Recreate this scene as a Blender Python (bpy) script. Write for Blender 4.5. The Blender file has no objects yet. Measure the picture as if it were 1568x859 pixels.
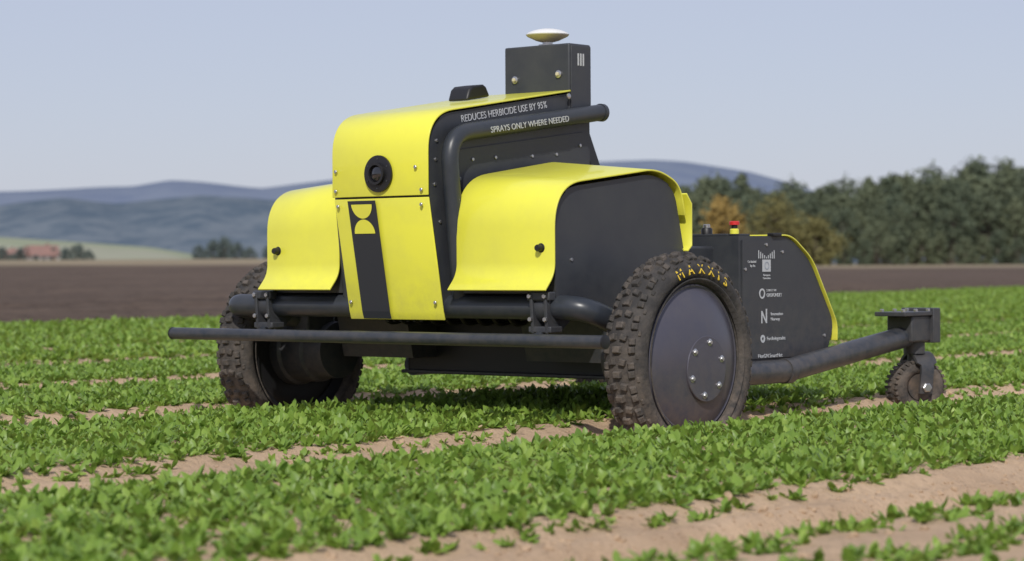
import bpy, math, random, bmesh
import numpy as np
from mathutils import Vector, Matrix, noise as mnoise
rad=math.radians
random.seed(7); rng=np.random.default_rng(7)
scene=bpy.context.scene
# ------------------------------------------------------------------ helpers
def link(o,parent=None):
    scene.collection.objects.link(o)
    if parent is not None: o.parent=parent
    return o
def empty(name,loc=(0,0,0)):
    e=bpy.data.objects.new(name,None); e.empty_display_size=.1; e.location=loc; return link(e)
def mk(name,verts,faces,mat=None,parent=None,smooth=None,bevel=0,link_it=True):
    me=bpy.data.meshes.new(name); me.from_pydata([tuple(v) for v in verts],[],faces); me.update()
    if mat: me.materials.append(mat)
    if smooth is not None:
        me.shade_smooth(); me.set_sharp_from_angle(angle=rad(smooth))
    o=bpy.data.objects.new(name,me)
    if bevel:
        b=o.modifiers.new('bevel','BEVEL'); b.width=bevel; b.segments=3; b.limit_method='ANGLE'; b.angle_limit=rad(40)
        me.shade_smooth(); me.set_sharp_from_angle(angle=rad(75))
    if link_it: link(o,parent)
    return o
def fixn(o):
    bm=bmesh.new(); bm.from_mesh(o.data); bmesh.ops.recalc_face_normals(bm,faces=bm.faces); bm.to_mesh(o.data); bm.free()
def box(name,c,s,mat,parent,bevel=.004,rot=None):
    v=[Vector((sx*s[0]/2,sy*s[1]/2,sz*s[2]/2)) for sx in(-1,1) for sy in(-1,1) for sz in(-1,1)]
    if rot is not None: v=[rot@p for p in v]
    v=[p+Vector(c) for p in v]
    f=[(0,1,3,2),(4,6,7,5),(0,4,5,1),(2,3,7,6),(0,2,6,4),(1,5,7,3)]
    return mk(name,v,f,mat,parent,bevel=bevel)
def prism(name,pts,x0,x1,mat,parent,bevel=0,smooth=30):
    n=len(pts); v=[(x0,y,z) for y,z in pts]+[(x1,y,z) for y,z in pts]
    f=[tuple(range(n)),tuple(range(2*n-1,n-1,-1))]+[(i,i+n,(i+1)%n+n,(i+1)%n) for i in range(n)]
    o=mk(name,v,f,mat,parent,smooth=smooth,bevel=bevel); fixn(o)
    return o
def lathe(name,prof,c,mat,parent,seg=96,axis='X',smooth=40,link_it=True):
    v=[];f=[];n=len(prof)
    for i in range(seg):
        a=2*math.pi*i/seg
        for (h,r) in prof:
            if axis=='X': v.append((c[0]+h,c[1]+r*math.cos(a),c[2]+r*math.sin(a)))
            elif axis=='Y': v.append((c[0]+r*math.sin(a),c[1]+h,c[2]+r*math.cos(a)))
            else: v.append((c[0]+r*math.cos(a),c[1]+r*math.sin(a),c[2]+h))
    for i in range(seg):
        j=(i+1)%seg
        for k in range(n-1): f.append((i*n+k,i*n+k+1,j*n+k+1,j*n+k))
    o=mk(name,v,f,mat,parent,smooth=smooth,link_it=link_it)
    bm=bmesh.new(); bm.from_mesh(o.data); bmesh.ops.remove_doubles(bm,verts=bm.verts,dist=1e-5)
    bmesh.ops.recalc_face_normals(bm,faces=bm.faces); bm.to_mesh(o.data); bm.free()
    return o
def fillet(pts,r,n=8):
    P=[Vector(p) for p in pts]; out=[P[0]]
    for i in range(1,len(P)-1):
        a=(P[i-1]-P[i]); b=(P[i+1]-P[i]); rr=min(r,a.length*.49,b.length*.49)
        s=P[i]+a.normalized()*rr; e=P[i]+b.normalized()*rr
        for k in range(n+1):
            t=k/n; out.append(s*(1-t)**2+P[i]*2*t*(1-t)+e*t*t)
    out.append(P[-1]); return out
def tube(name,pts,r,mat,parent,fil=.06):
    pts=fillet(pts,fil) if len(pts)>2 else [Vector(p) for p in pts]
    cu=bpy.data.curves.new(name,'CURVE'); cu.dimensions='3D'; cu.bevel_depth=r; cu.bevel_resolution=8; cu.use_fill_caps=True
    s=cu.splines.new('POLY'); s.points.add(len(pts)-1)
    for i,p in enumerate(pts): s.points[i].co=(p[0],p[1],p[2],1)
    s.use_smooth=True
    cu.materials.append(mat); o=bpy.data.objects.new(name,cu); return link(o,parent)
def sheet(name,stations,mat,parent,th=.006,smooth=50,off=-1):
    n=len(stations[0][1]); v=[];f=[]
    for x,pr in stations: v+=[(x,y,z) for y,z in pr]
    for s in range(len(stations)-1):
        for k in range(n-1): f.append((s*n+k,s*n+k+1,(s+1)*n+k+1,(s+1)*n+k))
    o=mk(name,v,f,mat,parent,smooth=smooth)
    m=o.modifiers.new('solid','SOLIDIFY'); m.thickness=th; m.offset=off
    b=o.modifiers.new('bev','BEVEL'); b.width=.0015; b.segments=2; b.limit_method='ANGLE'; b.angle_limit=rad(60)
    return o
def disc(name,c,r,h,mat,parent,axis='X',seg=24,bev=.2):
    return lathe(name,[(0,0),(0,r),(h*(1-bev),r),(h,r*(1-bev)),(h,0)],c,mat,parent,seg=seg,axis=axis,smooth=35)
def text(name,body,loc,ang,mat,parent,width=None,size=.03,ext=.0006,up=None,right=None,align='LEFT',off=0):
    cu=bpy.data.curves.new(name,'FONT'); cu.body=body; cu.size=size; cu.extrude=ext; cu.align_x=align; cu.offset=off
    cu.materials.append(mat); o=bpy.data.objects.new(name,cu); link(o,parent)
    if right is None:
        right=Vector((0,math.cos(ang),math.sin(ang))); up=Vector((0,-math.sin(ang),math.cos(ang)))
    nrm=right.cross(up); M=Matrix((right,up,nrm)).transposed().to_4x4()
    sx=1
    if width:
        bpy.context.view_layer.update(); sx=width/max(o.dimensions.x,1e-6)
    o.matrix_local=Matrix.Translation(Vector(loc))@M@Matrix.Diagonal((sx,1,1,1))
    return o
# ------------------------------------------------------------------ materials
def mat(name,base,rough=.5,metal=0,c2=None,scale=8,bump=0,bscale=40,coat=0,rvar=0,lo=.4,hi=.65,dust=None):
    m=bpy.data.materials.new(name); m.use_nodes=True; nt=m.node_tree; N=nt.nodes; L=nt.links
    p=N['Principled BSDF']; p.inputs['Base Color'].default_value=(*base,1); p.inputs['Roughness'].default_value=rough
    p.inputs['Metallic'].default_value=metal; p.inputs['Coat Weight'].default_value=coat
    tc=N.new('ShaderNodeTexCoord')
    if c2 is not None or rvar:
        nz=N.new('ShaderNodeTexNoise'); nz.inputs['Scale'].default_value=scale; nz.inputs['Detail'].default_value=8; nz.inputs['Roughness'].default_value=.65
        L.new(tc.outputs['Object'],nz.inputs['Vector'])
        cr=N.new('ShaderNodeMapRange'); cr.inputs['From Min'].default_value=lo; cr.inputs['From Max'].default_value=hi
        L.new(nz.outputs['Fac'],cr.inputs['Value'])
        if c2 is not None:
            mx=N.new('ShaderNodeMix'); mx.data_type='RGBA'; mx.inputs['A'].default_value=(*base,1); mx.inputs['B'].default_value=(*c2,1)
            L.new(cr.outputs['Result'],mx.inputs['Factor']); out=mx.outputs['Result']
            if dust:
                g=N.new('ShaderNodeNewGeometry'); sx=N.new('ShaderNodeSeparateXYZ'); L.new(g.outputs['Position'],sx.inputs[0])
                hr=N.new('ShaderNodeMapRange'); hr.inputs['From Min'].default_value=dust[0]; hr.inputs['From Max'].default_value=dust[1]; hr.inputs['To Min'].default_value=dust[2]; hr.inputs['To Max'].default_value=0
                L.new(sx.outputs['Z'],hr.inputs['Value'])
                n3=N.new('ShaderNodeTexNoise'); n3.inputs['Scale'].default_value=24; n3.inputs['Detail'].default_value=9; n3.inputs['Roughness'].default_value=.75; L.new(tc.outputs['Object'],n3.inputs['Vector'])
                r3=N.new('ShaderNodeMapRange'); r3.inputs['From Min'].default_value=.38; r3.inputs['From Max'].default_value=.62; L.new(n3.outputs['Fac'],r3.inputs['Value'])
                mu=N.new('ShaderNodeMath'); mu.operation='MULTIPLY'; L.new(hr.outputs[0],mu.inputs[0]); L.new(r3.outputs[0],mu.inputs[1])
                m3=N.new('ShaderNodeMix'); m3.data_type='RGBA'; L.new(mu.outputs[0],m3.inputs['Factor']); L.new(out,m3.inputs['A']); m3.inputs['B'].default_value=(.27,.21,.16,1); out=m3.outputs['Result']
            L.new(out,p.inputs['Base Color'])
        if rvar:
            mr=N.new('ShaderNodeMapRange'); mr.inputs['To Min'].default_value=rough; mr.inputs['To Max'].default_value=rough+rvar
            L.new(cr.outputs['Result'],mr.inputs['Value']); L.new(mr.outputs['Result'],p.inputs['Roughness'])
    if bump:
        n2=N.new('ShaderNodeTexNoise'); n2.inputs['Scale'].default_value=bscale; n2.inputs['Detail'].default_value=6
        L.new(tc.outputs['Object'],n2.inputs['Vector'])
        b=N.new('ShaderNodeBump'); b.inputs['Strength'].default_value=bump; b.inputs['Distance'].default_value=.01
        L.new(n2.outputs['Fac'],b.inputs['Height']); L.new(b.outputs['Normal'],p.inputs['Normal'])
    return m
YEL=mat('yellow_paint',(.82,.80,.070),.30,0,(.76,.74,.08),5,rvar=.12,coat=.3,dust=(.44,.66,.20))
DARK=mat('graphite_paint',(.034,.038,.046),.40,0,(.048,.052,.057),7,bump=.03,bscale=300,rvar=.12,dust=(.2,.6,.18))
PIPE=mat('graphite_tube',(.026,.032,.042),.32,0,(.040,.045,.052),6,rvar=.12,dust=(.15,.50,.28))
BLACK=mat('black_plastic',(.012,.012,.014),.45)
STRIP=mat('dark_decal',(.026,.030,.040),.4)
DOME=mat('hub_cap_paint',(.095,.092,.118),.33,.35,(.118,.112,.130),9,rvar=.15,lo=.45,hi=.75,dust=(.06,.38,.42))
RUB=mat('tyre_rubber',(.034,.032,.031),.85,0,(.09,.078,.068),14,bump=.4,bscale=60,lo=.42,hi=.72,dust=(.08,.46,.5))
KNOB=mat('tyre_tread_rubber',(.044,.041,.038),.9,0,(.13,.108,.09),22,bump=.5,bscale=80,lo=.44,hi=.70,dust=(.08,.46,.5))
STEEL=mat('bolt_steel',(.5,.5,.5),.3,.9)
DIRTY=mat('dusty_metal',(.05,.05,.05),.6,.3,(.16,.12,.09),18)
WHITE=mat('white_plastic',(.78,.78,.75),.35)
CREAM=mat('cream_plastic',(.55,.50,.36),.5)
LET=mat('light_grey_lettering',(.50,.52,.54),.5)
LETY=mat('yellow_lettering',(.85,.60,.04),.6,0,(.65,.46,.06),30)
RED=mat('red_plastic',(.6,.03,.03),.35)
GLASS=mat('lens_glass',(.01,.01,.012),.08,0,coat=1)
# ------------------------------------------------------------------ camera
TH=rad(40); D=Vector((-math.sin(TH),math.cos(TH),0)); R=Vector((math.cos(TH),math.sin(TH),0))
C=Vector((5.238,-6.032,.619)); F=3600.
def P(lat,depth,z=0): 
    v=C+D*depth+R*lat; return Vector((v.x,v.y,z))
cam=bpy.data.cameras.new('camera'); co=bpy.data.objects.new('camera',cam); link(co); scene.camera=co
cam.sensor_width=36; cam.lens=F/1568*36; cam.clip_end=20000; cam.clip_start=.1
fw=(D+Vector((0,0,-23.5/F))).normalized(); rt=R.copy(); upv=rt.cross(fw)
ra=-.006
rt2=rt*math.cos(ra)+upv*math.sin(ra)
up2=rt2.cross(fw)
co.matrix_world=Matrix.Translation(C)@Matrix((rt2,up2,-fw)).transposed().to_4x4()
cam.dof.use_dof=True; cam.dof.focus_distance=7.5; cam.dof.aperture_fstop=4.5
# ------------------------------------------------------------------ light
S=Vector((.42,-.62,.62)).normalized()
sl=bpy.data.lights.new('sun','SUN'); sl.energy=3.0; sl.angle=rad(1.2); sl.color=(1,.955,.89)
so=bpy.data.objects.new('sun',sl); link(so); so.rotation_euler=S.to_track_quat('Z','Y').to_euler(); so.location=(0,0,20)
w=bpy.data.worlds.new('World'); scene.world=w; w.use_nodes=True; nt=w.node_tree
bg=nt.nodes['Background']; sky=nt.nodes.new('ShaderNodeTexSky'); sky.sky_type='NISHITA'; sky.sun_disc=False
sky.sun_elevation=math.asin(S.z); sky.sun_rotation=math.atan2(S.x,S.y); sky.air_density=1.0; sky.dust_density=.7; sky.ozone_density=3
hz=nt.nodes.new('ShaderNodeMix'); hz.data_type='RGBA'; hz.inputs['Factor'].default_value=.76; hz.inputs['B'].default_value=(4.2,4.3,5.4,1)
nt.links.new(sky.outputs['Color'],hz.inputs['A']); nt.links.new(hz.outputs['Result'],bg.inputs['Color']); bg.inputs['Strength'].default_value=.120
scene.view_settings.view_transform='Standard'; scene.view_settings.look='None'; scene.view_settings.exposure=0
# ------------------------------------------------------------------ terrain
PIT=1.736; GZ=.09; EDGE=10.2
def sst(a,b,x):
    t=np.clip((x-a)/(b-a),0,1); return t*t*(3-2*t)
_r=np.random.default_rng(3)
def waves(x,y,lmin,lmax,n):
    h=np.zeros_like(x)
    for i in range(n):
        l=lmin*(lmax/lmin)**_rw[i%64]; a=_ra[i%64]*6.283; ph=_rp[i%64]*6.283
        h+=np.sin((x*math.cos(a)+y*math.sin(a))*6.283/l+ph+1.7*np.sin((x*math.sin(a)-y*math.cos(a))*6.283/l/1.9+ph*2))*(l/lmax)**.6
    return h/math.sqrt(n)
_rw=_r.random(64);_ra=_r.random(64);_rp=_r.random(64)
def stripd(x): return np.abs(((x-.868+PIT/2)%PIT)-PIT/2)
def ground_z(x,y):
    x=np.asarray(x,float);y=np.asarray(y,float)
    crop=sst(-.5,.5,x+.18*y+EDGE)*sst(-60,-40,-np.hypot(x,y)*1.0)
    d=stripd(x); wob=.03*np.sin(y*1.3+x)+.02*np.sin(y*3.7+2*x)
    bed=.03*sst(.17,.26,d+wob)-.040*(1-sst(.07,.135,d+wob*.4))+.005*waves(x,y,.12,.5,16)*(1-.4*sst(.2,.3,d))
    bed+=.0035*waves(x,y,.05,.11,12)
    lump=.035*waves(x,y,.4,1.6,14)
    rho=np.hypot(x-C.x,y-C.y)+1e-6
    lat=(x-C.x)*R.x+(y-C.y)*R.y; dep=(x-C.x)*D.x+(y-C.y)*D.y
    az=lat/np.maximum(dep,1)
    A=1.5-1.2*sst(-.05,.15,az)
    far=A*sst(60,300,rho)-30*sst(700,1500,rho)
    return GZ+crop*bed+(1-crop)*lump*(rho<400)+far
def axis(segs,lo,hi,g=1.085):
    a=[segs[0][0]]
    for s,e,st in segs:
        n=int(round((e-s)/st)); a+= [s+(e-s)*(i+1)/n for i in range(n)]
    st=segs[-1][2]; v=a[-1]
    while v<hi: st*=g; v+=st; a.append(v)
    st=segs[0][2]; v=a[0]; b=[]
    while v>lo: st*=g; v-=st; b.append(v)
    return np.array(b[::-1]+a)
xs=axis([(-22,-3,.13),(-3,1.0,.035),(1.0,4,.018)],-5000,3000); ys=axis([(-5,5,.025),(5,40,.5)],-1500,6000)
X,Y=np.meshgrid(xs,ys); Z=ground_z(X,Y)
nx,ny=len(xs),len(ys)
V=np.stack([X.ravel(),Y.ravel(),Z.ravel()],1)
idx=np.arange(nx*ny).reshape(ny,nx)
Q=np.stack([idx[:-1,:-1],idx[:-1,1:],idx[1:,1:],idx[1:,:-1]],-1).reshape(-1,4)
def npmesh(name,V,Q,mat_,smooth=True,k=4):
    me=bpy.data.meshes.new(name); me.vertices.add(len(V)); me.vertices.foreach_set('co',V.astype(np.float32).ravel())
    me.loops.add(Q.size); me.loops.foreach_set('vertex_index',Q.astype(np.int32).ravel())
    me.polygons.add(len(Q)); me.polygons.foreach_set('loop_start',np.arange(0,Q.size,k,dtype=np.int32))
    me.update(calc_edges=True); me.validate()
    if smooth: me.shade_smooth()
    me.materials.append(mat_)
    return bpy.data.objects.new(name,me)
gm=bpy.data.materials.new('field_soil'); gm.use_nodes=True; nt=gm.node_tree; N=nt.nodes; L=nt.links; p=N['Principled BSDF']; p.inputs['Roughness'].default_value=.95
p.inputs['Specular IOR Level'].default_value=.15
geo=N.new('ShaderNodeNewGeometry')
def noise(sc,det=8,ro=.6,vec=None):
    n=N.new('ShaderNodeTexNoise'); n.inputs['Scale'].default_value=sc; n.inputs['Detail'].default_value=det; n.inputs['Roughness'].default_value=ro
    L.new(vec or geo.outputs['Position'],n.inputs['Vector']); return n.outputs['Fac']
def ramp(src,a,b):
    m=N.new('ShaderNodeMapRange'); m.inputs['From Min'].default_value=a; m.inputs['From Max'].default_value=b; L.new(src,m.inputs['Value']); return m.outputs['Result']
def mix(f,a,b):
    m=N.new('ShaderNodeMix'); m.data_type='RGBA'; L.new(f,m.inputs['Factor'])
    for k,v in(('A',a),('B',b)):
        if isinstance(v,tuple): m.inputs[k].default_value=(*v,1)
        else: L.new(v,m.inputs[k])
    return m.outputs['Result']
def dot(vec,off):
    m=N.new('ShaderNodeVectorMath'); m.operation='DOT_PRODUCT'; L.new(geo.outputs['Position'],m.inputs[0]); m.inputs[1].default_value=vec
    a=N.new('ShaderNodeMath'); a.operation='ADD'; L.new(m.outputs['Value'],a.inputs[0]); a.inputs[1].default_value=off; return a.outputs[0]
def add(a,b,k):
    m=N.new('ShaderNodeMath'); m.operation='MULTIPLY_ADD'; L.new(b,m.inputs[0]); m.inputs[1].default_value=k; L.new(a,m.inputs[2]); return m.outputs[0]
sand=mix(ramp(noise(3),.35,.65),(.63,.46,.305),(.51,.365,.24))
sand=mix(ramp(noise(45,6,.7),.54,.78),sand,(.33,.23,.15))
mp=N.new('ShaderNodeMapping'); mp.inputs['Scale'].default_value=(1,.12,1); L.new(geo.outputs['Position'],mp.inputs['Vector'])
brown=mix(ramp(noise(.6,10,.7,mp.outputs[0]),.35,.65),(.085,.062,.047),(.15,.108,.080))
brown=mix(ramp(noise(6,6,.7),.5,.7),brown,(.045,.033,.026))
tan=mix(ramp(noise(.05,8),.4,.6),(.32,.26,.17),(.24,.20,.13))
s=add(dot((1,.18,0),EDGE),noise(1.2),.8)
cropm=ramp(s,0.2,.6)
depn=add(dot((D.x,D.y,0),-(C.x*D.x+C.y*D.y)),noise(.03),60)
c=mix(cropm,brown,sand)
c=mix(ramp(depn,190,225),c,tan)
L.new(c,p.inputs['Base Color'])
b=N.new('ShaderNodeBump'); b.inputs['Strength'].default_value=.85; b.inputs['Distance'].default_value=.018
hh=add(noise(25,8,.7),noise(110,5,.65),.4); L.new(hh,b.inputs['Height']); L.new(b.outputs['Normal'],p.inputs['Normal'])
ground=npmesh('ground',V,Q,gm); link(ground)
# ------------------------------------------------------------------ crop plants
lm=bpy.data.materials.new('leaf'); lm.use_nodes=True; nt=lm.node_tree; N=nt.nodes; L=nt.links; p=N['Principled BSDF']
oi=N.new('ShaderNodeObjectInfo'); cr=N.new('ShaderNodeValToRGB')
cr.color_ramp.elements[0].color=(.14,.25,.035,1); cr.color_ramp.elements[1].color=(.44,.56,.13,1)
e=cr.color_ramp.elements.new(.5); e.color=(.26,.40,.065,1)
g2=N.new('ShaderNodeNewGeometry')
ad=N.new('ShaderNodeMath'); ad.operation='MULTIPLY_ADD'; L.new(g2.outputs['Random Per Island'],ad.inputs[0]); ad.inputs[1].default_value=.6
ml=N.new('ShaderNodeMath'); ml.operation='MULTIPLY'; L.new(oi.outputs['Random'],ml.inputs[0]); ml.inputs[1].default_value=.4
L.new(ml.outputs[0],ad.inputs[2]); L.new(ad.outputs[0],cr.inputs['Fac']); L.new(cr.outputs['Color'],p.inputs['Base Color'])
p.inputs['Roughness'].default_value=.42; p.inputs['Specular IOR Level'].default_value=.42
tr=N.new('ShaderNodeBsdfTranslucent'); L.new(cr.outputs['Color'],tr.inputs['Color']); ms=N.new('ShaderNodeMixShader'); ms.inputs[0].default_value=.34
L.new(p.outputs[0],ms.inputs[1]); L.new(tr.outputs[0],ms.inputs[2]); L.new(ms.outputs[0],N['Material Output'].inputs['Surface'])
def plant(seed):
    r=random.Random(seed); v=[];f=[]
    for i in range(r.randint(11,15)):
        az=i*2.4+r.uniform(-.5,.5); el=rad(r.uniform(30,90)); Ln=r.uniform(.020,.047)*(.8 if i<4 else 1); W=Ln*r.uniform(.16,.23)
        dr=rad(r.uniform(4,17)); base=len(v)
        pos=Vector((r.uniform(-.010,.010),r.uniform(-.010,.010),0))
        tw=r.uniform(-.7,.7)
        ws=[.18,.30,.80,1,.80,.12]
        for k,wk in enumerate(ws):
            h=Vector((math.cos(az),math.sin(az),0)); d=h*math.cos(el)+Vector((0,0,1))*math.sin(el)
            sd=Vector((-math.sin(az),math.cos(az),0)); nn=d.cross(sd)*-1
            sd=sd*math.cos(tw)+nn*math.sin(tw)
            lift=nn*(.3*W*wk)
            v+=[pos+sd*W*wk+lift,pos.copy(),pos-sd*W*wk+lift]
            pos=pos+d*Ln/5; el-=dr
        for k in range(5):
            a=base+k*3; f+=[(a,a+1,a+4,a+3),(a+1,a+2,a+5,a+4)]
    return mk('crop_plant',v,f,lm,smooth=60,link_it=False)
pc=bpy.data.collections.new('crop_plants_source')
for i in range(10): pc.objects.link(plant(i+1))
def scatter(name,pts,scl,coll,tilt=.2):
    me=bpy.data.meshes.new(name); me.vertices.add(len(pts)); me.vertices.foreach_set('co',np.asarray(pts,np.float32).ravel())
    n=len(pts)
    for an,arr in(('scl',np.asarray(scl,np.float32)),('rz',(rng.random(n)*6.283).astype(np.float32)),('rx',rng.normal(0,tilt,n).astype(np.float32)),('ry',rng.normal(0,tilt,n).astype(np.float32))):
        a=me.attributes.new(an,'FLOAT','POINT'); a.data.foreach_set('value',arr)
    o=bpy.data.objects.new(name,me); link(o)
    g=bpy.data.node_groups.new(name,'GeometryNodeTree')
    g.interface.new_socket('Geometry',in_out='INPUT',socket_type='NodeSocketGeometry'); g.interface.new_socket('Geometry',in_out='OUTPUT',socket_type='NodeSocketGeometry')
    gi=g.nodes.new('NodeGroupInput'); go=g.nodes.new('NodeGroupOutput'); ip=g.nodes.new('GeometryNodeInstanceOnPoints')
    ci=g.nodes.new('GeometryNodeCollectionInfo'); ci.inputs['Collection'].default_value=coll; ci.inputs['Separate Children'].default_value=True; ci.inputs['Reset Children'].default_value=True
    def na(x):
        q=g.nodes.new('GeometryNodeInputNamedAttribute'); q.data_type='FLOAT'; q.inputs['Name'].default_value=x
        return [s_ for s_ in q.outputs if s_.enabled and s_.name=='Attribute'][0]
    cx=g.nodes.new('ShaderNodeCombineXYZ')
    g.links.new(na('rx'),cx.inputs[0]); g.links.new(na('ry'),cx.inputs[1]); g.links.new(na('rz'),cx.inputs[2])
    g.links.new(gi.outputs[0],ip.inputs['Points']); g.links.new(ci.outputs[0],ip.inputs['Instance']); ip.inputs['Pick Instance'].default_value=True
    g.links.new(cx.outputs[0],ip.inputs['Rotation']); g.links.new(na('scl'),ip.inputs['Scale']); g.links.new(ip.outputs[0],go.inputs[0])
    m=o.modifiers.new('scatter','NODES'); m.node_group=g
    return o
pts=[];sc=[]
for b_ in range(-12,2):
    x0=.868+b_*PIT+.22; x1=x0+PIT-.44
    near=b_>=-3
    rs=.062 if near else .105; asp=.033 if near else .066
    nr=int(round((x1-x0)/rs))
    for r_ in range(nr+1):
        xx=x0+(x1-x0)*r_/nr
        yv=np.arange(-6 if near else -2,30 if near else 75,asp)
        x=xx+rng.normal(0,.010,len(yv)); y=yv+rng.normal(0,.015,len(yv))
        if near: x=x+.012*np.sin(y*2+b_)
        patch=.5+.5*waves(x,y,.3,1.2,8)
        keep=rng.random(len(yv))>.04+.10*np.clip(patch,0,1)
        sz=rng.uniform(.72,1.2,len(yv))*(1 if near else 1.5)*(1+.12*np.clip(1-patch,-1,1))
        if b_==1:
            keep&= (rng.random(len(yv))<(.85 if r_%5 in(0,1,2) else .06))&(np.sin(y*5+r_*2.1)+rng.normal(0,.6,len(yv))>-.8); sz*=.85
        elif r_ in(0,nr): keep&=rng.random(len(yv))>.35; sz*=.8
        lat=(x-C.x)*R.x+(y-C.y)*R.y; dep=(x-C.x)*D.x+(y-C.y)*D.y
        keep&=(dep>1.6)&(np.abs(lat)<.26*dep+.8)&(x+.18*y+EDGE>.1+.4*waves(x,y,.5,3,6))
        for wx in(-.868,.868): keep&=~((np.abs(x-wx)<.1)&(np.abs(y)<.3))
        x=x[keep];y=y[keep];sz=sz[keep]
        pts.append(np.stack([x,y,ground_z(x,y)-.004],1)); sc.append(sz)
pts=np.concatenate(pts); sc=np.concatenate(sc); pm=rng.permutation(len(pts)); pts=pts[pm]; sc=sc[pm]
scatter('crop_plants',pts,sc,pc)
cc=bpy.data.collections.new('soil_clods_source')
for i in range(4):
    bm=bmesh.new(); bmesh.ops.create_icosphere(bm,subdivisions=2,radius=1)
    for v_ in bm.verts:
        v_.co*=1+.45*mnoise.noise(v_.co*1.4+Vector((i*7,0,0))); v_.co.z*=.6
    me=bpy.data.meshes.new('soil_clod'); bm.to_mesh(me); bm.free(); me.materials.append(gm); cc.objects.link(bpy.data.objects.new('soil_clod',me))
cp=[];cs=[]
for b_,n_ in((1,8000),(0,5000),(-1,2000)):
    y=rng.uniform(-5,6,n_); d=rng.normal(0,.17,n_); x=.868+b_*PIT+d
    k=(np.abs(d)<.5); x=x[k];y=y[k]
    cp.append(np.stack([x,y,ground_z(x,y)],1)); cs.append(np.minimum(.0022*rng.pareto(2.2,k.sum())+.0022,.013))
scatter('soil_clods',np.concatenate(cp),np.concatenate(cs),cc,tilt=.5)
# ------------------------------------------------------------------ hills
def ridge(name,depth,thick,prof,m,amp,lmn,a0=-.5,a1=.5,nu=260,nv=40,base=-30):
    us=np.linspace(a0,a1,nu); ts=np.linspace(-1,.6,nv)
    A,T=np.meshgrid(us,ts)
    dep=depth+T*thick; lat=A*dep
    hv=np.interp(A*F+784,[q[0] for q in prof],[q[1] for q in prof])
    hor=406-(A*F)*.006
    top=.62+(hor-hv)/F*depth
    Xw=C.x+D.x*dep+R.x*lat; Yw=C.y+D.y*dep+R.y*lat
    sh=1-sst(0,1,np.abs(T))
    Zw=base+(top-base)*sh+amp*waves(Xw,Yw,lmn,lmn*6,20)*np.clip(sh*1.5,0,1)
    V=np.stack([Xw.ravel(),Yw.ravel(),Zw.ravel()],1); ix=np.arange(nu*nv).reshape(nv,nu)
    Q=np.stack([ix[:-1,:-1],ix[:-1,1:],ix[1:,1:],ix[1:,:-1]],-1).reshape(-1,4)
    o=npmesh(name,V,Q,m); return link(o)
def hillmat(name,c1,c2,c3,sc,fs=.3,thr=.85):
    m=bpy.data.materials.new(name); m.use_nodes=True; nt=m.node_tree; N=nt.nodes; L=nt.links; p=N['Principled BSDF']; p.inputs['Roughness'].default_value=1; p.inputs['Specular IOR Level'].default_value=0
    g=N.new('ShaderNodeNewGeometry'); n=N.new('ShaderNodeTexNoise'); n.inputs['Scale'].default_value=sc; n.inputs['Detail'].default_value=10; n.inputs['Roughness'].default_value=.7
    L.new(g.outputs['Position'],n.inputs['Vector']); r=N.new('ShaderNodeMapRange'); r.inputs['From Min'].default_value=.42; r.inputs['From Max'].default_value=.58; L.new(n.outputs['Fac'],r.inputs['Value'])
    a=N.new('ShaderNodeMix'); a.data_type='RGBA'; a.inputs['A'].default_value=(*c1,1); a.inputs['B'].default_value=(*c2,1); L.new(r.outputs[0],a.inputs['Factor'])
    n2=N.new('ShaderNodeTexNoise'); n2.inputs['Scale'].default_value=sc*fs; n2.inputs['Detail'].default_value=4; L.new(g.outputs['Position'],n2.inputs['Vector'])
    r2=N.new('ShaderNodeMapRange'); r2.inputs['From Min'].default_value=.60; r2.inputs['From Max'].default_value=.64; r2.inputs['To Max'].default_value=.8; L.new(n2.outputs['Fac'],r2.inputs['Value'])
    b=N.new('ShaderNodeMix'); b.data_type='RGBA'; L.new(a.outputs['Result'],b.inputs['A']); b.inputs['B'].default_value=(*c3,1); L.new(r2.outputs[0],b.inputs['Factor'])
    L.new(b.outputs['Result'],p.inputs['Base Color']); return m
H1=hillmat('hazed_far_wooded_hill',(.155,.19,.265),(.185,.22,.285),(.20,.235,.29),.008)  # blue atmospheric haze is painted into these base colours
H2=hillmat('hazed_wooded_hill',(.095,.128,.165),(.155,.185,.215),(.235,.25,.255),.03)  # woodland tones shifted to blue-grey, aerial haze included in the colour
H3=hillmat('hazed_meadow',(.26,.29,.20),(.31,.33,.24),(.33,.33,.26),.02)  # meadow green paled, distance haze mixed into the colour
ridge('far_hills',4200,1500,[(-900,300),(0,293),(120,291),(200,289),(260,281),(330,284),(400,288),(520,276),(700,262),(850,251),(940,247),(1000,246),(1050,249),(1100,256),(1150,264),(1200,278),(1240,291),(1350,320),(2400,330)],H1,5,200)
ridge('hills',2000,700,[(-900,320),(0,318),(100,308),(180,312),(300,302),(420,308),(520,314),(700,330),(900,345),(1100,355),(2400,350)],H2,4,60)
ridge('meadow',1000,260,[(-900,352),(0,363),(120,370),(230,378),(290,388),(340,412),(500,430),(2400,430)],H3,.3,60,base=-12)
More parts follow.
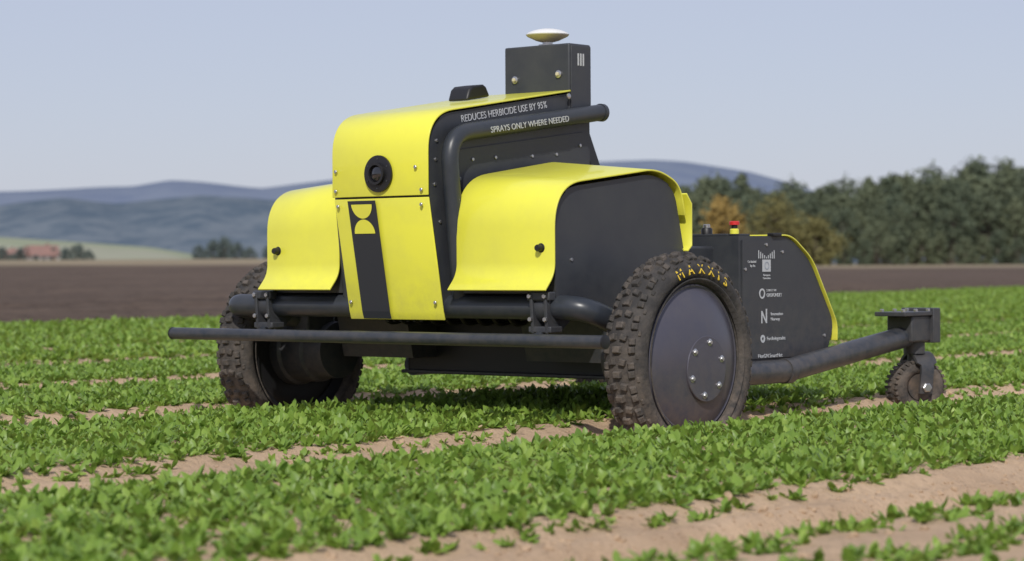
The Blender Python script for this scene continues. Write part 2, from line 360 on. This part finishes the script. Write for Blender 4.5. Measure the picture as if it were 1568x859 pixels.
# ------------------------------------------------------------------ trees
def foliage_mat(name,ca,cb):
    m=bpy.data.materials.new(name); m.use_nodes=True; nt=m.node_tree; N=nt.nodes; L=nt.links; p=N['Principled BSDF']
    g=N.new('ShaderNodeNewGeometry'); oi=N.new('ShaderNodeObjectInfo'); c=N.new('ShaderNodeMix'); c.data_type='RGBA'; c.inputs['A'].default_value=(*ca,1); c.inputs['B'].default_value=(*cb,1)
    a=N.new('ShaderNodeMath'); a.operation='MULTIPLY_ADD'; L.new(g.outputs['Random Per Island'],a.inputs[0]); a.inputs[1].default_value=.4
    b=N.new('ShaderNodeMath'); b.operation='MULTIPLY'; b.inputs[1].default_value=.6; L.new(oi.outputs['Random'],b.inputs[0]); L.new(b.outputs[0],a.inputs[2])
    L.new(a.outputs[0],c.inputs['Factor']); L.new(c.outputs['Result'],p.inputs['Base Color']); p.inputs['Roughness'].default_value=.9; p.inputs['Specular IOR Level'].default_value=.05
    return m
BARK=mat('bark',(.09,.07,.055),.9)
def tree_mesh(name,seed,h,wd,fm,nleaf=2600,ls=.28):
    r=np.random.default_rng(seed)
    v=[];f=[];mi=[]
    def limb(a,b,r0,r1):
        a=np.array(a);b=np.array(b);d=b-a;d=d/np.linalg.norm(d);u=np.cross(d,[.3,1,.2]);u/=np.linalg.norm(u);w_=np.cross(d,u);s0=len(v)
        for q,rr in((a,r0),(b,r1)):
            for k in range(6): v.append(q+(u*math.cos(k*1.047)+w_*math.sin(k*1.047))*rr)
        for k in range(6): f.append((s0+k,s0+(k+1)%6,s0+6+(k+1)%6,s0+6+k)); mi.append(0)
    limb((0,0,-.3),(0,0,h*.45),.05*wd,.03*wd); limb((0,0,h*.45),(.1,0,h*.85),.03*wd,.01*wd)
    cl=[]
    for i in range(16):
        a=i*2.4+r.uniform(-.5,.5); zz=h*(.15+.72*((i+.5)/16)); rr=wd*.38*math.sin(math.pi*min(.95,(.3+.64*(i/16))))*r.uniform(.5,1.25)
        c=np.array([rr*math.cos(a),rr*math.sin(a),zz]); cl.append((c,wd*r.uniform(.12,.25)))
        limb((0,0,zz*.7),tuple(c),.018*wd,.006*wd)
    cl.append((np.array([r.uniform(-.1,.1)*wd,0,h*.9]),wd*.15))
    for i in range(nleaf):
        c,rad_=cl[r.integers(len(cl))]; d=r.normal(size=3); d/=np.linalg.norm(d); d[2]*=.95
        pz=c+d*rad_*r.uniform(.5,1.1)*(1+.3*math.sin(5*d[0]+7*d[1]+3*c[2]))
        n=d+r.normal(0,.6,3); n/=np.linalg.norm(n); u=np.cross(n,r.normal(size=3)); u/=np.linalg.norm(u); w_=np.cross(n,u); s_=ls*r.uniform(.5,1.2); k=len(v)
        v+= [pz+u*s_,pz+w_*s_*.7,pz-u*s_,pz-w_*s_*.7]; f.append((k,k+1,k+2,k+3)); mi.append(1)
    me=bpy.data.meshes.new(name); me.from_pydata([tuple(q) for q in v],[],f); me.materials.append(BARK); me.materials.append(fm)
    me.polygons.foreach_set('material_index',mi); me.update(); return bpy.data.objects.new(name,me)
FG=foliage_mat('hazed_forest_foliage',(.078,.103,.075),(.160,.180,.105))  # foliage greens lightened so the colour carries some distance haze
FA=foliage_mat('autumn_foliage',(.27,.18,.06),(.36,.26,.09))
FO=foliage_mat('olive_foliage',(.12,.125,.055),(.19,.17,.07))
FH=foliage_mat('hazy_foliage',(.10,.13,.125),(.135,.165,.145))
tc=bpy.data.collections.new('forest_trees_source')
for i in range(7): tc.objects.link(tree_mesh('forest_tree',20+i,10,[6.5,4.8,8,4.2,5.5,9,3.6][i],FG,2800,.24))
tp=[];ts=[]
prof=[(950,330),(1010,300),(1060,268),(1110,262),(1170,276),(1240,285),(1290,270),(1350,272),(1400,264),(1450,258),(1490,246),(1530,247),(1568,256),(1700,250),(2000,250)]
def tz(x,y): return float(ground_z(np.array([x]),np.array([y]))[0])
for row,dep in enumerate((258,266,276,288,302)):
    lat=15.+row
    while lat<112:
        u=784+lat/dep*F; v=np.interp(u,[q[0] for q in prof],[q[1] for q in prof]); hor=406-(u-784)*.006
        q=P(lat,dep+rng.uniform(-3,3)); z=tz(q.x,q.y)
        h=(hor-v)/F*dep+.62-z
        k=h/10*rng.uniform(.84,1.07)*(.72,.85,.95,1,1)[row]
        if h>1.5: tp.append((q.x,q.y,z)); ts.append(k)
        lat+=rng.uniform(1.7,3.3)
lat=27.
while lat<100:
    q=P(lat,246+rng.uniform(-3,3)); tp.append((q.x,q.y,tz(q.x,q.y)-.8)); ts.append(rng.uniform(.36,.56)); lat+=rng.uniform(1.4,2.6)
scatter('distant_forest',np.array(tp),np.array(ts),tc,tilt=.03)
def place_tree(name,u,dep,h,wd,fm,seed,n=2600,ls=.2):
    o=tree_mesh(name,seed,h,wd,fm,n,ls); q=P((u-784)/F*dep,dep); o.location=(q.x,q.y,tz(q.x,q.y)-.1*h*.3); link(o); return o
place_tree('autumn_tree',1110,232,6.9,6.4,FA,51)
place_tree('olive_tree',1190,228,6.6,8.0,FO,52)
place_tree('olive_tree',1248,226,4.6,5.6,FO,53)
tv=bpy.data.collections.new('village_trees_source')
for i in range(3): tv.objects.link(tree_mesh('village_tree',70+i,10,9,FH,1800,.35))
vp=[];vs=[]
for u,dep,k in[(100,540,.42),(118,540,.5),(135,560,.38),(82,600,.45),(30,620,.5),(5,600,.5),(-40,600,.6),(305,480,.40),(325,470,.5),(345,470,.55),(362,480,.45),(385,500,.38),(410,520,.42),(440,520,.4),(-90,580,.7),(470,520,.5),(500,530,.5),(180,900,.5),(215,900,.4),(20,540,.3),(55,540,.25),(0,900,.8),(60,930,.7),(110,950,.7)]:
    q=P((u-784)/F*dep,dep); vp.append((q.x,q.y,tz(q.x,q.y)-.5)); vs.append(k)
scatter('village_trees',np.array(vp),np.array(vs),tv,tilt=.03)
# ------------------------------------------------------------------ houses
WALL=mat('house_plaster',(.42,.40,.38),.9); ROOF=mat('red_roof_tiles',(.28,.16,.13),.8,0,(.23,.14,.12),.5); WIN=mat('window_glass',(.08,.09,.10),.2); DOOR=mat('wood_door',(.12,.07,.04),.6)  # wall and roof colours muted to carry distance haze
def house(u,dep,w_,d_,h_,rh,ang):
    q=P((u-784)/F*dep,dep); e=empty('brick_house',(q.x,q.y,tz(q.x,q.y)-.4)); e.rotation_euler=(0,0,TH+rad(ang))
    box('walls',(0,0,h_/2),(w_,d_,h_),WALL,e,0)
    o=.4
    v=[(-w_/2-o,-d_/2-o,h_-.1),(w_/2+o,-d_/2-o,h_-.1),(w_/2+o,d_/2+o,h_-.1),(-w_/2-o,d_/2+o,h_-.1),(-w_/2-o,0,h_+rh),(w_/2+o,0,h_+rh)]
    mk('roof',v,[(0,1,5,4),(2,3,4,5),(0,4,3),(1,2,5),(0,3,2,1)],ROOF,e)
    for i in range(3): box('window_%d'%i,(-w_/2+w_*(i+.7)/4,-d_/2-.02,h_*.6),(1.1,.08,1.2),WIN,e,0)
    box('door',(w_/2-1.4,-d_/2-.02,1.05),(1,.08,2.1),DOOR,e,0)
    box('chimney',(w_*.2,.8,h_+rh*.9),(.7,.7,1.4),ROOF,e,0)
house(66,600,7,6,2.6,2.6,25); house(10,640,7,6,2.4,2.2,-15); house(38,680,6,6,3,2.2,60); house(-60,620,9,6,2.6,2.6,5)
# ------------------------------------------------------------------ ROBOT
rob=empty('farm_robot',(0,0,0))
def f2(pts,r,n=8): return [(p_[1],p_[2]) for p_ in fillet([(0,a,b) for a,b in pts],r,n)]
top=f2([(-.458,.845),(-.458,1.108),(.277,1.219)],.125,12)
sheet('hood_top',[(x,top) for x in(-.212,.212)],YEL,rob,.006,off=1)
low=[(-.380,.443),(-.388,.47),(-.456,.838)]
sheet('hood_front',[(x,low) for x in(-.205,.212)],YEL,rob,.006,off=1)
core=[(-.366,.46),(-.440,.845)]+[(y+.014 if i<9 else y+.004,z-.012) for i,(y,z) in enumerate(top[1:])]+[(.392,1.222),(.392,.46)]
prism('main_body',core,-.203,.203,DARK,rob,smooth=30)
for s_ in(1,-1):
    pan=f2([(-.345,.60),(-.375,.985),(.375,1.08),(.375,.60)],.03,4)
    prism('side_panel',pan,.2035*s_,.209*s_,DARK,rob)
    for i,(y,z) in enumerate([(-.235,.965),(-.12,.975),(.07,.985),(.20,.995),(-.415,.88),(-.41,.96),(-.405,1.02),(-.39,.76),(.33,1.03),(-.30,.90)]):
        disc('panel_bolt',( .209*s_ if i in(0,1,2,3,8,9) else .203*s_,y,z),.006,.004*s_,STEEL,rob,seg=10)
    tube('roll_pipe',[(.243*s_,-.335,.50),(.243*s_,-.395,1.038),(.243*s_,.40,1.145)],.0285,PIPE,rob,.10)
    disc('pipe_cap',(.243*s_,.398,1.145),.031,.02,PIPE,rob,axis='Y',seg=24)
def on_front(x,z,d):
    t=(z-.47)/(.838-.47); return (x,-.388+(-.456+.388)*t-d,z)
sv=[on_front(-.137,.832,.0095),on_front(-.012,.832,.0095),on_front(-.012,.47,.0095),(-.012,-.3895,.446),(-.137,-.3895,.446),on_front(-.137,.47,.0095)]
mk('front_stripe',sv,[(0,5,2,1),(5,4,3,2)],STRIP,rob)
def halfd(name,cx,cz,r,upw):
    v=[];n=20
    for i in range(n+1):
        a=math.pi*i/n*(1 if upw else -1); v.append(on_front(cx+r*math.cos(a),cz+r*math.sin(a),.0115))
    mk(name,v,[tuple(range(n+1))],YEL,rob)
halfd('emblem_bowl',-.075,.820,.046,False); halfd('emblem_dome',-.075,.725,.046,True)
for x,z in[(-.19,.93),(.165,.935),(-.19,.865),(.19,.862)]: disc('hood_bolt',(x,-.463,z),.006,-.005,STEEL,rob,axis='Y',seg=12)
for x,z in[(-.185,.815),(.185,.815),(-.185,.50),(.19,.50)]:
    q=on_front(x,z,.006); disc('hood_bolt',q,.006,-.005,STEEL,rob,axis='Y',seg=12)
disc('camera_bezel',(.004,-.463,.918),.060,-.008,BLACK,rob,axis='Y',seg=48)
lathe('camera_ring',[(0,.036),(-.012,.036),(-.012,.028),(-.004,.027)],(.004,-.471,.918),BLACK,rob,axis='Y',seg=40)
lathe('camera_lens',[(-.002,.028),(-.008,.018),(-.010,0)],(.004,-.471,.918),GLASS,rob,axis='Y',seg=40)
for i in range(6):
    a=i*1.047+.5; disc('bezel_screw',(.004+.048*math.cos(a),-.471,.918+.048*math.sin(a)),.003,-.002,DARK,rob,axis='Y',seg=8)
finp=[(.03,1.183),(.045,1.222),(.062,1.235),(.12,1.243),(.135,1.235),(.155,1.203)]
prism('sensor_fin',finp,-.135,-.045,BLACK,rob,bevel=.008)
box('mast_box',(.065,.332,1.255),(.29,.12,.25),DARK,rob,.006)
box('mast_box_cover',(.212,.332,1.255),(.006,.108,.235),DARK,rob,.002)
for k in range(3): box('logo_bar_%d'%k,(.216,.315+k*.014,1.325),(.002,.006,.042),LET,rob,0)  # three pale grey bars forming the logo on the box side
for x,z in[(-.03,1.265),(.165,1.275)]:
    disc('mast_bolt',(x,.272,z),.013,-.007,STEEL,rob,axis='Y',seg=16); disc('mast_bolt_head',(x,.265,z),.007,-.007,CREAM,rob,axis='Y',seg=6)
disc('hood_latch_bolt',(.218,.255,1.195),.010,.006,STEEL,rob,seg=12)
lathe('antenna_stem',[(0,0),(0,.032),(.006,.032),(.008,.018),(.03,.018)],(.068,.33,1.38),STEEL,rob,axis='Z',seg=32)
lathe('antenna_base',[(.014,.018),(.020,.040),(.034,.070),(.038,.074)],(.068,.33,1.38),CREAM,rob,axis='Z',seg=48)
lathe('antenna_dome',[(.038,.074),(.041,.076),(.048,.068),(.056,.048),(.061,.022),(.062,0)],(.068,.33,1.38),WHITE,rob,axis='Z',seg=48)
text('side_lettering','REDUCES HERBICIDE USE BY 95%',(.2045,-.285,1.084),math.atan2(.068,.44),LET,rob,width=.445,size=.033)
text('pipe_lettering','SPRAYS ONLY WHERE NEEDED',(.2716,-.215,1.050),math.atan2(.107,.795),LET,rob,width=.41,size=.028)
box('rear_strut',(.10,.52,.98),(.05,.05,.34),DARK,rob,.004,Matrix.Rotation(rad(28),3,'X'))
# ---- side hoods
outP=f2([(-.420,.538),(-.372,.592),(-.372,.864),(.160,.928),(.285,.88),(.312,.78)],.15,12)
inP =f2([(-.420,.538),(-.372,.592),(-.372,.890),(.160,.966),(.285,.91),(.312,.80)],.15,12)
for s_ in(1,-1):
    xo=.665 if s_>0 else -.605
    sheet('spray_hood',[(.262*s_,inP),(xo,outP)] if s_>0 else [(xo,outP),(.262*s_,inP)],YEL,rob,.006,off=-1)
    po=[(y*1.0+(.012 if y<-.3 else (-.010 if y>.25 else 0)),z-.012) for y,z in outP if z>.66]
    side=[(-.352,.53)]+po+[(.33,.66),(.33,.30),(-.02,.30),(-.06,.47)]
    xs_=xo-.017*s_
    prism('spray_box_side',side,.255*s_,xs_,DARK,rob,smooth=25)
    lowp=[(-.357,.52),(-.362,.678),(.322,.668),(.322,.32),(0,.32),(-.06,.478)]
    prism('side_plate',lowp,xs_+.0005*s_,xs_+.006*s_,DARK,rob)
    for y,z in[(-.28,.635),(.27,.63)]: disc('plate_bolt',(xs_+.006*s_,y,z),.006,.004*s_,STEEL,rob,seg=10)
    bp=[(.32,.66),(.345,.68),(.345,.82),(.315,.855)]
    sheet('rear_bumper',[(.60*s_,bp),(.672*s_,bp)],YEL,rob,.006)
    xk=xo-.053*s_
    disc('knob_base',(xk,-.372,.672),.015,-.008,BLACK,rob,axis='Y',seg=24)
    disc('knob',(xk,-.380,.672),.011,-.020,BLACK,rob,axis='Y',seg=20)
# ---- chassis
BY=-.336; BZ=.486
tube('front_beam',[(-.70,.0,.42),(-.745,-.18,.45),(-.83,BY,BZ),(.745,BY,BZ),(.765,-.18,.43),(.73,.0,.36)],.038,PIPE,rob,.07)
tube('guard_bar',[(-.952,-.498,.388),(.952,-.498,.388)],.0205,PIPE,rob)
for s_ in(1,-1):
    disc('bar_cap',(.952*s_,-.498,.388),.0215,.006*s_,BLACK,rob,seg=24)
    xx=.60*s_+(-.02 if s_<0 else .01)
    lathe('clamp_ring',[(-.035,.039),(-.035,.049),(.035,.049),(.035,.039)],(xx,BY,BZ),DARK,rob,seg=32)
    for dx in(-.028,.028):
        prism('clamp_plate',[(BY-.06,.53),(BY+.05,.54),(BY+.06,.44),(BY+.01,.405),(BY-.05,.405)],xx+dx-.006,xx+dx+.006,DARK,rob,bevel=.003)
    box('clamp_block',(xx,BY-.04,.522),(.09,.035,.028),DARK,rob,.005)
    box('clamp_foot',(xx,BY-.02,.418),(.09,.06,.020),DARK,rob,.004)
    tube('bar_bracket',[(xx,BY-.02,.41),(xx,-.44,.385),(xx,-.49,.388)],.012,PIPE,rob,.02)
    for dx in(-.030,.030):
        for z in(.522,.45):
            disc('clamp_bolt',(xx+dx,BY-.058 if z>.5 else BY-.055,z),.008,-.009,STEEL,rob,axis='Y',seg=6)
box('spray_tank',(.07,.42,.375),(.93,.64,.265),BLACK,rob,.012)
box('tank_flange',(.07,.42,.247),(.96,.67,.012),DARK,rob,.003)
box('tank_lip',(.07,.095,.36),(.9,.012,.03),DARK,rob,.003)
for i in range(9): tube('nozzle_hose_%d'%i,[(-.28+i*.07,-.16,.47),(-.29+i*.07,-.10,.42),(-.27+i*.07,.12,.46)],.008,BLACK,rob,.03)
for i in range(6): tube('nozzle_%d'%i,[(-.08+i*.03,-.33,.47),(-.08+i*.03,-.335,.435)],.006,BLACK,rob)
box('under_frame',(0,-.15,.47),(1.2,.05,.05),DIRTY,rob,.005)
box('belly_pan',(0,.0,.51),(1.0,.5,.03),BLACK,rob,.005)
# ---- wheels
WZ=.320; RC=.279; RM=.048; HW=.074
def wheel(cx,s_):
    c=(cx,0,WZ); e=rob
    prof=[(HW*math.sin(math.pi*2*i/28),RC-RM*math.cos(math.pi*2*i/28)) for i in range(29)]
    lathe('tyre',prof,c,RUB,e,seg=120)
    for sg in(1,-1):
        lathe('tyre_bead',[(.060*sg,.240),(.068*sg,.245),(.0725*sg,.249),(.0740*sg,.252),(.073*sg,.256)],c,RUB,e,seg=96)
    v=[];f=[]
    nb=54
    def blk(ang,psi,tw,lw,hh,sk=0):
        rv=Vector((0,math.cos(ang),math.sin(ang))); tv_=Vector((0,-math.sin(ang),math.cos(ang))); xv=Vector((1,0,0))
        nd=(rv*math.cos(psi)+xv*math.sin(psi)); ld=(xv*math.cos(psi)-rv*math.sin(psi))
        pos=Vector(c)+rv*RC+rv*(RM*math.cos(psi))+xv*(HW*math.sin(psi))
        t2=(tv_+ld*sk).normalized(); l2=(ld-tv_*sk).normalized(); b0=len(v)
        jt=random.uniform(.85,1.1)
        for kk,(hz,q) in enumerate(((-.004,1.12),(hh*jt,.88))):
            for a_,b_ in((-1,-1),(1,-1),(1,1),(-1,1)): v.append(pos+nd*hz+t2*a_*tw*q/2+l2*b_*lw*q/2)
        f.extend([(b0,b0+3,b0+2,b0+1),(b0+4,b0+5,b0+6,b0+7),(b0,b0+1,b0+5,b0+4),(b0+1,b0+2,b0+6,b0+5),(b0+2,b0+3,b0+7,b0+6),(b0+3,b0,b0+4,b0+7)])
    for i in range(nb):
        a=2*math.pi*i/nb; h_=math.pi/nb
        if i%2: blk(a,rad(-15),.021,.023,.012,.25); blk(a,rad(15),.021,.023,.012,-.25)
        else: blk(a,0,.022,.028,.012)
        blk(a+h_*(i%2)*.6,rad(38),.022,.021,.011,.1); blk(a+h_*(i%2)*.6,rad(-38),.022,.021,.011,-.1)
        if i%2==0:
            blk(a+h_,rad(56),.018,.010,.004); blk(a+h_,rad(-56),.018,.010,.004)
    o=mk('tyre_tread',v,f,KNOB,e); fixn(o)
    b=o.modifiers.new('bev','BEVEL'); b.width=.002; b.segments=1
    lathe('wheel_rim',[(-.045*1,.237),(-.05,.248),(-.045,.230),(-.03,.212),(.03,.212),(.045,.230),(.05,.248),(.045,.237)],c,BLACK,e,seg=96)
    k=s_
    lathe('hub_cap',[(.034*k,.238),(.050*k,.236),(.054*k,.232),(.052*k,.226),(.060*k,.214),(.074*k,.175),(.085*k,.13),(.092*k,.09),(.096*k,.05),(.097*k,0)],c,DOME,e,seg=128,smooth=50)
    hc=(cx+.089*k,.012,WZ-.030)
    lathe('hub_plate',[(-.02*k,.104),(.0045*k,.104),(.0065*k,.102),(.0075*k,.06),(.0080*k,0)],hc,DOME,e,seg=64)
    for i in range(6):
        a=rad(80-i*60); disc('wheel_bolt',(hc[0]+.005*k,hc[1]+.084*math.cos(a),hc[2]+.084*math.sin(a)),.0115,.004*k,STEEL,e,seg=20); disc('wheel_bolt_head',(hc[0]+.009*k,hc[1]+.084*math.cos(a),hc[2]+.084*math.sin(a)),.007,.006*k,STEEL,e,seg=6)
    lathe('rim_disc',[(-.02*k,.22),(-.03*k,.20),(-.012*k,.12),(-.012*k,0)],c,BLACK,e,seg=64)
    lathe('wheel_motor',[(-.012*k,.13),(-.05*k,.128),(-.06*k,.118),(-.15*k,.115),(-.16*k,.105),(-.24*k,.10),(-.245*k,.06),(-.245*k,0)],c,DARK,e,seg=48)
    box('motor_bracket',(cx-.17*k,-.06,.42),(.08,.14,.10),DARK,e,.01)
wheel(.868,1); wheel(-.868,-1)
lets='MAXXIS'
for i,ch in enumerate(lets):
    a=rad([110,98.5,87,76,67,58.5][i]); rr=.269
    right=Vector((0,math.sin(a),-math.cos(a))); upd=Vector((0,math.cos(a),math.sin(a)))
    text('tyre_letter_%d'%i,ch,Vector((.868+.0765,0,WZ))+upd*rr,0,LETY,rob,size=.045,ext=.002,right=right,up=(upd-Vector((.34,0,0))).normalized(),align='CENTER')
# ---- rear unit
rp=f2([(.638,.715),(.95,.715),(1.085,.63),(1.245,.40),(1.18,.27)],.05,6)
rear=[(.638,.27)]+rp
prism('rear_box',rear,-.655,.655,DARK,rob,smooth=25)
prism('rear_side_plate',[(.655,.29),(.655,.70),(.93,.70),(1.05,.62),(1.205,.40),(1.16,.29)],.6555,.660,DARK,rob)
trim=f2([(.86,.7155),(.955,.7165),(1.09,.633),(1.252,.40),(1.25,.34)],.05,8)
sheet('rear_cover',[(-.664,trim),(.664,trim)],YEL,rob,.005,off=-1)
box('rear_top_plate',(0,.72,.719),(1.2,.14,.008),DARK,rob,.002)
disc('stop_button_base',(.62,.665,.722),.016,.018,YEL,rob,axis='Z'); disc('stop_button_stem',(.62,.665,.740),.011,.014,BLACK,rob,axis='Z'); disc('stop_button',(.62,.665,.753),.018,.013,RED,rob,axis='Z')
disc('filler_cap',(.50,.67,.715),.020,.03,BLACK,rob,axis='Z'); disc('filler_neck',(.50,.67,.745),.012,.012,STEEL,rob,axis='Z')
box('rear_link',(0,.48,.55),(1.1,.36,.26),DARK,rob,.01)
box('small_light',(.655,.86,.72),(.03,.05,.012),BLACK,rob,.003)
for y,z in[(.67,.60),(.80,.685),(.90,.66),(.67,.40),(1.17,.36)]: disc('rear_bolt',(.660,y,z),.006,.004,STEEL,rob,seg=10)
SB=mat('sticker_blue',(.30,.34,.40),.5)
box('sticker_flag',(.6612,.80,.612),(.0015,.050,.042),LET,rob,0)
lathe('sticker_star_ring',[(0,.014),(.0006,.014),(.0006,.011),(0,.011)],(.6625,.80,.612),SB,rob,seg=12)
for i in range(9): box('sticker_bar_%d'%i,(.6612,.752+i*.012,.640+.0028*abs(4-i)),(.0015,.0035,.006+.0056*abs(4-i)),LET,rob,0)
for b_,y,z,wd_,sz in[('Co-funded',.685,.622,.05,.012),('by the',.70,.608,.03,.012),('European',.78,.576,.042,.010),('Commission',.778,.565,.046,.010),('STARTET AV',.80,.522,.06,.011),('GROFONDET',.80,.503,.095,.018),('Innovation',.825,.438,.075,.016),('Norway',.825,.420,.055,.016),('Forskningsradet',.80,.352,.115,.018),('HexGN SmartNet',.745,.292,.15,.019)]:
    text('sticker_text',b_,(.6608,y,z),0,LET,rob,width=wd_,size=sz)
lathe('sticker_ring',[(0,.018),(.001,.018),(.001,.012),(0,.012)],(.6605,.772,.515),LET,rob,seg=20)
mk('sticker_flag_n',[(.6612,.765,.412),(.6612,.765,.455),(.6612,.773,.455),(.6612,.793,.425),(.6612,.793,.462),(.6612,.802,.462),(.6612,.802,.412),(.6612,.794,.412),(.6612,.773,.440),(.6612,.773,.412)],[tuple(range(10))],LET,rob)
lathe('sticker_dot',[(0,.014),(.001,.014),(.001,.006),(0,.006)],(.6605,.775,.358),LET,rob,seg=16)
# ---- rear arms and casters
tube('rear_cross_tube',[(-.735,.55,.247),(.735,.55,.247)],.030,PIPE,rob)
for s_ in(1,-1):
    tube('caster_arm',[(.735*s_,.50,.247),(.74*s_,.79,.247),(.74*s_,1.60,.345)],.040,PIPE,rob,.05)
    lathe('arm_collar',[(-.02,.039),(-.02,.044),(.02,.044),(.02,.039)],(.74*s_,.80,.248),PIPE,rob,axis='Y',seg=32)
    box('caster_head',(.74*s_,1.63,.375),(.11,.14,.10),DARK,rob,.008)
    box('caster_head_plate',(.74*s_,1.60,.430),(.13,.22,.016),DARK,rob,.003)
    box('caster_clamp',(.74*s_,1.715,.385),(.14,.05,.13),DARK,rob,.004)
    for dx in(-.045,.045):
        for dy in(-.09,.0,.09): disc('caster_bolt',(.74*s_+dx,1.60+dy,.438),.009,.010,STEEL,rob,axis='Z',seg=6)
    lathe('caster_pivot',[(0,.040),(-.05,.040),(-.05,.025),(-.09,.025)],(.74*s_,1.665,.33),DARK,rob,axis='Z',seg=32)
    ca=empty('caster',(.74*s_,1.675,.155)); ca.parent=rob; ca.rotation_euler=(0,0,rad(-28)); ca.scale=(1.2,1.2,1.1)
    pr=[(.036*math.sin(math.pi*2*i/20),.066-.028*math.cos(math.pi*2*i/20)) for i in range(21)]
    lathe('caster_tyre',pr,(0,0,0),RUB,ca,seg=64)
    lathe('caster_rim',[(-.03,0),(-.03,.045),(.03,.045),(.03,0)],(0,0,0),DIRTY,ca,seg=40)
    v=[];f=[]
    for i in range(30):
        a=i*math.pi*2/30
        for px in(-.024,0,.024):
            aa=a+(.1 if px==0 else 0); rv=Vector((0,math.cos(aa),math.sin(aa))); tv_=Vector((0,-math.sin(aa),math.cos(aa))); b0=len(v)
            for hz in(.084 if px else .090,.092 if px else .097):
                for q,q2 in((-1,-1),(1,-1),(1,1),(-1,1)): v.append(rv*hz+tv_*q*.005+Vector((px+q2*.008,0,0)))
            f+=[(b0,b0+3,b0+2,b0+1),(b0+4,b0+5,b0+6,b0+7),(b0,b0+1,b0+5,b0+4),(b0+1,b0+2,b0+6,b0+5),(b0+2,b0+3,b0+7,b0+6),(b0+3,b0,b0+4,b0+7)]
    mk('caster_tread',v,f,KNOB,ca)
    fork=fillet([(-.055,0,-.02),(-.055,.01,.085),(0,.01,.125),(.055,.01,.085),(.055,0,-.02)],.05,8)
    v=[];f=[]
    for i,q in enumerate(fork):
        wdt=.022 if abs(q.x)>.05 else .035
        t=(fork[min(i+1,len(fork)-1)]-fork[max(i-1,0)]).normalized(); n_=Vector((t.z,0,-t.x))
        v+=[q+Vector((0,-wdt,0))-n_*.005,q+Vector((0,wdt,0))-n_*.005,q+Vector((0,wdt,0))+n_*.005,q+Vector((0,-wdt,0))+n_*.005]
    for i in range(len(fork)-1):
        for k in range(4): f.append((i*4+k,i*4+(k+1)%4,i*4+4+(k+1)%4,i*4+4+k))
    f+=[(0,1,2,3),tuple(len(v)-4+k for k in(3,2,1,0))]
    o=mk('caster_fork',v,f,DARK,ca,smooth=30); fixn(o)
    for sx in(1,-1): disc('axle_nut',(.060*sx,0,0),.016,.012*sx,STEEL,ca,seg=6)
